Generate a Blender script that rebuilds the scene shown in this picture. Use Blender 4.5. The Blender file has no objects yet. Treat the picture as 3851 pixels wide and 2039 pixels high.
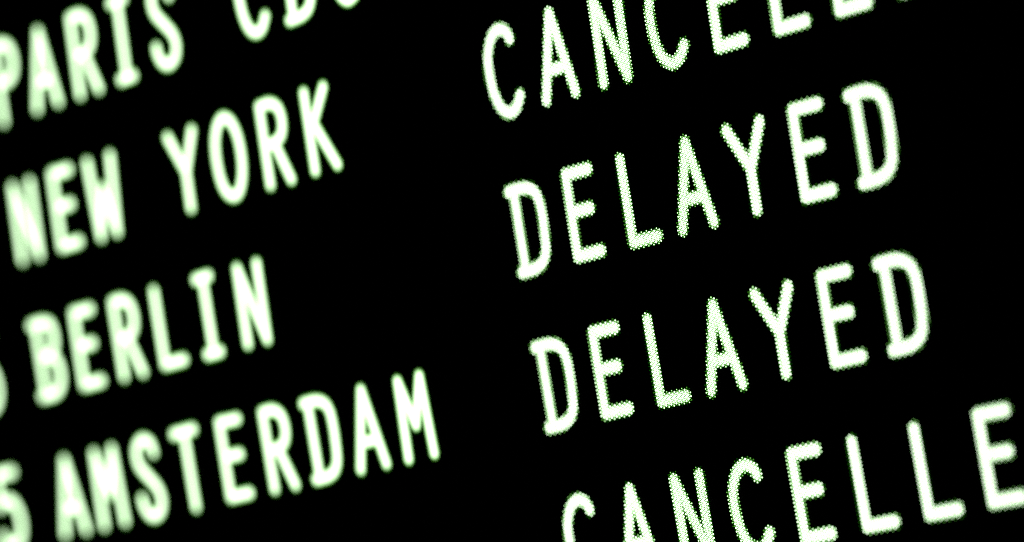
# Close-up of an airport departures tube screen: glowing green phosphor text on black glass,
# seen obliquely with a shallow depth of field.
import bpy, math
import numpy as np
from mathutils import Matrix

U = 0.008                      # one character pitch on the screen, in metres
sc = bpy.context.scene

# ------------------------------------------------------------------ camera
# screen frame -> camera frame (camera looks down its -Z)
R_SC = np.array([[0.5365409, -0.1675321, -0.8270773],
                 [0.1415127, 0.9840787, -0.1075322],
                 [0.8319243, -0.0593465, 0.5517065]])
T_SC = np.array([-1.3586453, -0.3847273, -71.2151256])
TILT = 12.0                    # the screen hangs tilted slightly downwards, degrees

world_from_screen = (Matrix.Translation((0, 0, 1.6)) @ Matrix.Rotation(math.radians(90 + TILT), 4, 'X'))
m = np.eye(4); m[:3, :3] = R_SC; m[:3, 3] = T_SC * U
screen_from_cam = Matrix(np.linalg.inv(m).tolist())

cam_data = bpy.data.cameras.new("camera")
cam = bpy.data.objects.new("camera", cam_data)
sc.collection.objects.link(cam)
sc.camera = cam
cam.matrix_world = world_from_screen @ screen_from_cam
cam_data.sensor_width = 36.0
cam_data.lens = 24606.4 / 3851 * 36.0
cam_data.clip_start = 0.01
cam_data.clip_end = 50
cam_data.dof.use_dof = True
cam_data.dof.focus_distance = 66.75 * U
APERTURE = 1.2 * U            # diameter of the entrance pupil
cam_data.dof.aperture_fstop = (cam_data.lens / 1000) / APERTURE
cam_data.dof.aperture_blades = 0

# ------------------------------------------------------------------ world: a dark hall, only the screen glows
w = bpy.data.worlds.new("World"); sc.world = w; w.use_nodes = True
w.node_tree.nodes["Background"].inputs[0].default_value = (0, 0, 0, 1)
w.node_tree.nodes["Background"].inputs[1].default_value = 0.0

vs = sc.view_settings
vs.view_transform = 'Standard'; vs.look = 'None'; vs.exposure = 0; vs.gamma = 1; vs.use_curve_mapping = False
sc.render.engine = 'CYCLES'
sc.cycles.use_adaptive_sampling = False
sc.cycles.use_denoising = False
sc.cycles.sampling_pattern = "BLUE_NOISE"
sc.cycles.max_bounces = 2
sc.cycles.filter_width = 1.0

# ------------------------------------------------------------------ materials
def phosphor_material():
    """Lit phosphor: 'beam' is how hard the electron beam drives a dot, 'rim' runs 0..1 from dot centre to edge."""
    mat = bpy.data.materials.new("green_phosphor"); mat.use_nodes = True
    nt = mat.node_tree; nt.nodes.clear(); N = nt.nodes.new; Lk = nt.links.new
    def math_(op, a, b=None, clamp=False):
        n = N("ShaderNodeMath"); n.operation = op; n.use_clamp = clamp
        for i, v in enumerate((a, b)):
            if v is None: continue
            if isinstance(v, (int, float)): n.inputs[i].default_value = v
            else: Lk(v, n.inputs[i])
        return n.outputs[0]
    def smooth(v, lo, hi, top):
        n = N("ShaderNodeMapRange"); n.interpolation_type = 'SMOOTHSTEP'
        Lk(v, n.inputs[0]); n.inputs[1].default_value = lo; n.inputs[2].default_value = hi
        n.inputs[3].default_value = 0; n.inputs[4].default_value = top
        return n.outputs[0]
    beam = N("ShaderNodeAttribute"); beam.attribute_name = "beam"
    rim = N("ShaderNodeAttribute"); rim.attribute_name = "rim"
    r2 = math_('MULTIPLY', rim.outputs['Fac'], rim.outputs['Fac'])
    dot = math_('EXPONENT', math_('MULTIPLY', r2, -2.5))
    s = math_('MULTIPLY', beam.outputs['Fac'], dot)
    comb = N("ShaderNodeCombineColor")
    Lk(smooth(s, 0.13, 0.95, 3.0), comb.inputs[0])
    Lk(smooth(s, 0.06, 0.74, 3.1), comb.inputs[1])
    Lk(smooth(s, 0.18, 0.97, 2.9), comb.inputs[2])
    # the powder itself: pale, a little darker between the dots
    body = N("ShaderNodeCombineColor")
    for k in range(3): Lk(smooth(s, 0.04, 0.9, 0.75), body.inputs[k])
    bs = N("ShaderNodeBsdfPrincipled")
    Lk(body.outputs[0], bs.inputs["Base Color"])
    bs.inputs["Roughness"].default_value = 0.9; bs.inputs["Specular IOR Level"].default_value = 0.0
    Lk(comb.outputs[0], bs.inputs["Emission Color"]); 
    cov = N("ShaderNodeAttribute"); cov.attribute_name = "coverage"
    Lk(cov.outputs['Fac'], bs.inputs["Emission Strength"])
    out = N("ShaderNodeOutputMaterial"); Lk(bs.outputs[0], out.inputs[0])
    return mat

def glass_material():
    mat = bpy.data.materials.new("black_screen_glass"); mat.use_nodes = True
    nt = mat.node_tree; b = nt.nodes["Principled BSDF"]
    b.inputs["Roughness"].default_value = 0.22
    b.inputs["Specular IOR Level"].default_value = 0.04     # anti-reflection coating
    noise = nt.nodes.new("ShaderNodeTexNoise"); noise.inputs["Scale"].default_value = 900
    ramp = nt.nodes.new("ShaderNodeValToRGB")
    ramp.color_ramp.elements[0].color = (0.004, 0.004, 0.004, 1)
    ramp.color_ramp.elements[1].color = (0.009, 0.010, 0.009, 1)
    nt.links.new(noise.outputs[0], ramp.inputs[0]); nt.links.new(ramp.outputs[0], b.inputs["Base Color"])
    return mat

PHOSPHOR = phosphor_material()
GLASS = glass_material()

# ------------------------------------------------------------------ screen surface
K = 0.0042266                  # curvature of the tube face
WARP = np.array([[-0.00242, -0.01583], [-0.00079, -0.00900], [0.00343, -0.01264], [-0.01343, 0.03623],
                 [-0.00526, 0.02899], [0.03184, 0.03327], [0.00518, -0.00801], [-0.00091, 0.00863],
                 [0.01501, 0.05561], [0.01351, 0.04340]])

def raster(q):
    """The slight bend of the raster on the tube face."""
    x, y = q[:, 0] / 10, q[:, 1] / 4
    B = np.c_[np.ones_like(x), x, y, x*x, x*y, y*y, x**3, x*x*y, x*y*y, y**3]
    return q + B @ WARP

def face_z(x, y): return -0.5 * K * (x*x + y*y)

def link_mesh(name, verts, faces, mat, parent, smooth=True):
    me = bpy.data.meshes.new(name)
    me.from_pydata((np.asarray(verts) * U).tolist(), [], faces)
    me.materials.append(mat)
    if smooth: me.polygons.foreach_set("use_smooth", [True] * len(me.polygons))
    o = bpy.data.objects.new(name, me); sc.collection.objects.link(o); o.parent = parent
    return o

screen = bpy.data.objects.new("departure_screen", None)
sc.collection.objects.link(screen)
screen.matrix_world = world_from_screen
screen["label"] = "black curved departures screen with glowing green rows of flight text"
screen["category"] = "display screen"
screen["kind"] = "thing"

def build_face():
    hx, hy, ex = 17.0, 12.5, 9.0          # a rounded rectangle, as a superellipse
    rings, seg = 26, 96
    V, F = [(1.0, 0.0, face_z(1.0, 0) - 0.008)], []
    def ring(s, dz):
        r = []
        for i in range(seg):
            a = 2 * math.pi * i / seg; c, n = math.cos(a), math.sin(a)
            g = (abs(c) ** ex + abs(n) ** ex) ** (-1 / ex)
            x, y = 1.0 + hx * c * g * s, hy * n * g * s
            r.append(len(V)); V.append((x, y, face_z(x, y) - 0.008 + dz))
        return r
    prev = ring(1 / rings, 0)
    for i in range(seg): F.append((0, prev[i], prev[(i + 1) % seg]))
    levels = [(k / rings, 0) for k in range(2, rings + 1)] + [(1.012, -0.06), (1.02, -0.2), (1.02, -2.5)]
    for s, dz in levels:
        cur = ring(s, dz)
        for i in range(seg):
            j = (i + 1) % seg
            F.append((prev[i], cur[i], cur[j], prev[j]))
        prev = cur
    F.append(tuple(reversed(prev)))
    return link_mesh("screen_face", V, F, GLASS, screen)
build_face()

# ------------------------------------------------------------------ the character set: centre lines of the strokes
O_PATH = [(.195, .878), (.05, .815), (-.055, .652), (-.086, .437), (-.055, .200), (.04, .055), (.19, -.003),
          (.33, .055), (.435, .220), (.472, .437), (.445, .652), (.345, .815), (.195, .878)]
C_PATH = [(.398, .735), (.344, .815), (.225, .858), (.098, .825), (.001, .728), (-.062, .590), (-.072, .403),
          (-.036, .215), (.050, .066), (.180, -.004), (.324, .024), (.430, .135)]
R_BOWL = [(.0, .0), (.012, .870), (.24, .872), (.40, .800), (.452, .655), (.400, .510), (.245, .440), (.01, .435)]
B_LOW = [(.24, .455), (.40, .385), (.455, .235), (.40, .085), (.24, .005), (-.085, .002)]
GLYPHS = {   # (curved?, points)
    'A': [(0, [(-.105, -.005), (.178, .880), (.440, -.005)]), (0, [(-.012, .290), (.345, .290)])],
    'B': [(0, [(-.085, .860), (.2, .865)]), (1, [(.2, .865), (.38, .82), (.43, .67), (.37, .52), (.22, .455)]),
          (0, [(.22, .455), (.01, .455)]), (1, B_LOW), (0, [(.018, .860), (.010, .0)])],
    'C': [(1, C_PATH)],
    'D': [(1, [(-.072, .858), (.076, .864), (.240, .856), (.385, .805), (.460, .700), (.478, .537), (.470, .375),
               (.450, .215), (.412, .118), (.330, .045), (.195, .008), (.037, .0), (-.070, .0)]),
          (0, [(.020, .858), (.014, .0)])],
    'E': [(0, [(.018, .872), (-.004, .014)]), (0, [(.018, .872), (.432, .870)]),
          (0, [(.012, .474), (.362, .472)]), (0, [(-.004, .014), (.430, .014)])],
    'G': [(1, C_PATH[:-1]), (0, [(.324, .024), (.42, .12), (.425, .40), (.22, .40)])],
    'I': [(0, [(.030, .866), (.325, .872)]), (0, [(.180, .868), (.170, .0)]), (0, [(.025, -.002), (.312, .0)])],
    'K': [(0, [(-.004, .885), (-.010, -.005)]), (0, [(.412, .882), (.089, .503), (-.007, .487)]),
          (0, [(.094, .519), (.465, -.010)])],
    'L': [(0, [(.022, .890), (.012, .012), (.458, .012)])],
    'M': [(0, [(-.095, -.007), (-.050, .878), (.170, .347), (.400, .882), (.432, -.007)])],
    'N': [(0, [(-.045, -.008), (-.018, .884), (.395, -.012), (.428, .882)])],
    'O': [(1, O_PATH)],
    'P': [(1, R_BOWL[1:]), (0, R_BOWL[:2])],
    'R': [(0, R_BOWL[:2]), (1, R_BOWL[1:]), (0, [(.225, .425), (.462, -.006)])],
    'S': [(1, [(.385, .720), (.345, .825), (.205, .885), (.055, .845), (-.025, .740), (.010, .590), (.177, .445),
               (.345, .300), (.395, .160), (.325, .035), (.165, -.015), (.030, .030), (-.050, .135), (-.062, .205)])],
    'T': [(0, [(-.060, .862), (.398, .872)]), (0, [(.176, .866), (.166, -.006)])],
    'W': [(0, [(-.078, .890), (-.012, -.015), (.200, .537), (.390, -.015), (.490, .890)])],
    'Y': [(0, [(-.104, .880), (.197, .423), (.182, .004)]), (0, [(.460, .877), (.197, .423)])],
    '0': [(1, O_PATH)],
    '5': [(0, [(.43, .868), (.0, .868), (-.02, .49)]), (1, [(-.02, .49), (.15, .54), (.33, .50), (.44, .36),
          (.45, .20), (.36, .06), (.18, -.003), (.0, .03), (-.08, .12)])],
}

for ch in "AKLMNWY":             # open stroke ends stop a little short of the character cell
    GLYPHS[ch] = [(c, [(x, y - .024 if y > .87 else y + .012 if y < 0.01 else y) for x, y in p]) for c, p in GLYPHS[ch]]

def resample(pts, n=7):
    """Catmull-Rom through the points."""
    P = np.array(pts, float); closed = np.allclose(P[0], P[-1])
    E_ = np.vstack([P[-2] if closed else 2 * P[0] - P[1], P, P[1] if closed else 2 * P[-1] - P[-2]])
    out = []
    for i in range(len(P) - 1):
        p0, p1, p2, p3 = E_[i:i + 4]
        for t in np.arange(n) / n:
            out.append(.5 * (2*p1 + (p2-p0)*t + (2*p0-5*p1+4*p2-p3)*t*t + (3*p1-p0-3*p2+p3)*t**3))
    out.append(P[-1]); return np.array(out)

# ------------------------------------------------------------------ phosphor dots
FX, FY = 0.015, 0.0195          # lattice of single dots; three neighbours make a triad
HEX = np.array([(0, .013), (-.015, .0065), (-.015, -.0065), (0, -.013), (.015, -.0065), (.015, .0065)])
RX, RY = 0.090, 0.077           # half width of the beam spot across and along the raster lines
T_MAX = 1.36
ROW = 1.66726
STATUS = 10.77293
rng = np.random.default_rng(4)

def letter(ch, col, row, parent, dots):
    # far from the focus the single dots melt together: there the phosphor is laid as an even coat
    # of the same mean brightness
    org = np.array([col - 8.0, -(row - 2) * ROW])
    A, B = [], []
    for curved, pts in GLYPHS[ch]:
        P = resample(pts) if curved else np.array(pts, float)
        P = raster(P + org)
        A.append(P[:-1]); B.append(P[1:])
    A, B = np.vstack(A), np.vstack(B)
    lo = np.minimum(A, B).min(0) - .2; hi = np.maximum(A, B).max(0) + .2
    # lattice points (m and n of the same parity): x = m*FX, y = n*FY
    mm = np.arange(math.floor(lo[0] / FX), math.ceil(hi[0] / FX) + 1)
    nn = np.arange(math.floor(lo[1] / FY), math.ceil(hi[1] / FY) + 1)
    Mg, Ng = np.meshgrid(mm, nn); ok = (Mg + Ng) % 2 == 0
    Mg, Ng = Mg[ok], Ng[ok]
    Q = np.c_[Mg * FX, Ng * FY]
    cls = Mg % 3                                        # which dot of its triad
    sx = np.array([RY / RX, 1.0])
    d = np.full(len(Q), 9.0)
    for a, b in zip(A * sx, B * sx):
        ab = b - a; L2 = max(ab @ ab, 1e-12)
        q = Q * sx - a; t = np.clip(q @ ab / L2, 0, 1)
        d = np.minimum(d, np.hypot(*(q - t[:, None] * ab).T))
    t = d / RY
    keep = t < T_MAX
    Q, cls, t = Q[keep], cls[keep], t[keep]
    beam = 4.4 * np.exp(-(t / 0.86) ** 3.6) * (np.where(cls == 0, 1.0, 0.21) * rng.normal(1, .05, len(t)) if dots else 0.292)
    n = len(Q)
    xy = np.concatenate([Q[:, None, :], Q[:, None, :] + HEX[None]], 1).reshape(-1, 2)
    V = np.c_[xy, face_z(xy[:, 0], xy[:, 1])]
    base = (np.arange(n) * 7)[:, None]
    k = np.arange(6)
    tri = np.stack([np.broadcast_to(base, (n, 6)), base + 1 + k, base + 1 + (k + 1) % 6], -1).reshape(-1, 3)
    o = link_mesh("letter" if ch.isalpha() else "digit", V, tri.tolist(), PHOSPHOR, parent, smooth=False)
    at = o.data.attributes.new("beam", 'FLOAT', 'POINT'); at.data.foreach_set("value", np.repeat(beam, 7).astype(np.float32))
    at = o.data.attributes.new("rim", 'FLOAT', 'POINT')
    at.data.foreach_set("value", np.tile(np.array([0, 1, 1, 1, 1, 1, 1] if dots else [.5] * 7, np.float32), n))
    at = o.data.attributes.new("coverage", 'FLOAT', 'POINT')
    at.data.foreach_set("value", np.full(7 * n, 1.0 if dots else 0.88, np.float32))
    return o

def line(name, text, col, row, label):
    root = bpy.data.objects.new(name, None)
    sc.collection.objects.link(root); root.parent = screen
    root.empty_display_size = 0.002
    root["label"] = label
    for i, ch in enumerate(text):
        if ch != ' ': letter(ch, col + i, row, root, col > 5)

line("destination_name", "PARIS CDG", 0, 0, "blurred destination PARIS CDG cut off by the top edge")
line("destination_name", "NEW YORK", 0, 1, "blurred destination NEW YORK in green capitals")
line("destination_name", "BERLIN", 0, 2, "blurred destination BERLIN in green capitals")
line("destination_name", "AMSTERDAM", 0, 3, "blurred destination AMSTERDAM in green capitals")
line("flight_number", "5", -1.68, 2, "edge of a blurred digit 5 before BERLIN")
line("flight_number", "5", -1.65, 3, "part of a blurred digit 5 before AMSTERDAM")
line("flight_status", "CANCELLED", STATUS, 1, "status CANCELLED in the row of NEW YORK, cut by the top edge")
line("flight_status", "DELAYED", STATUS, 2, "status DELAYED in the row of BERLIN")
line("flight_status", "DELAYED", STATUS, 3, "status DELAYED in the row of AMSTERDAM")
line("flight_status", "CANCELLED", STATUS, 4, "status CANCELLED in the lowest row, cut by the bottom edge")
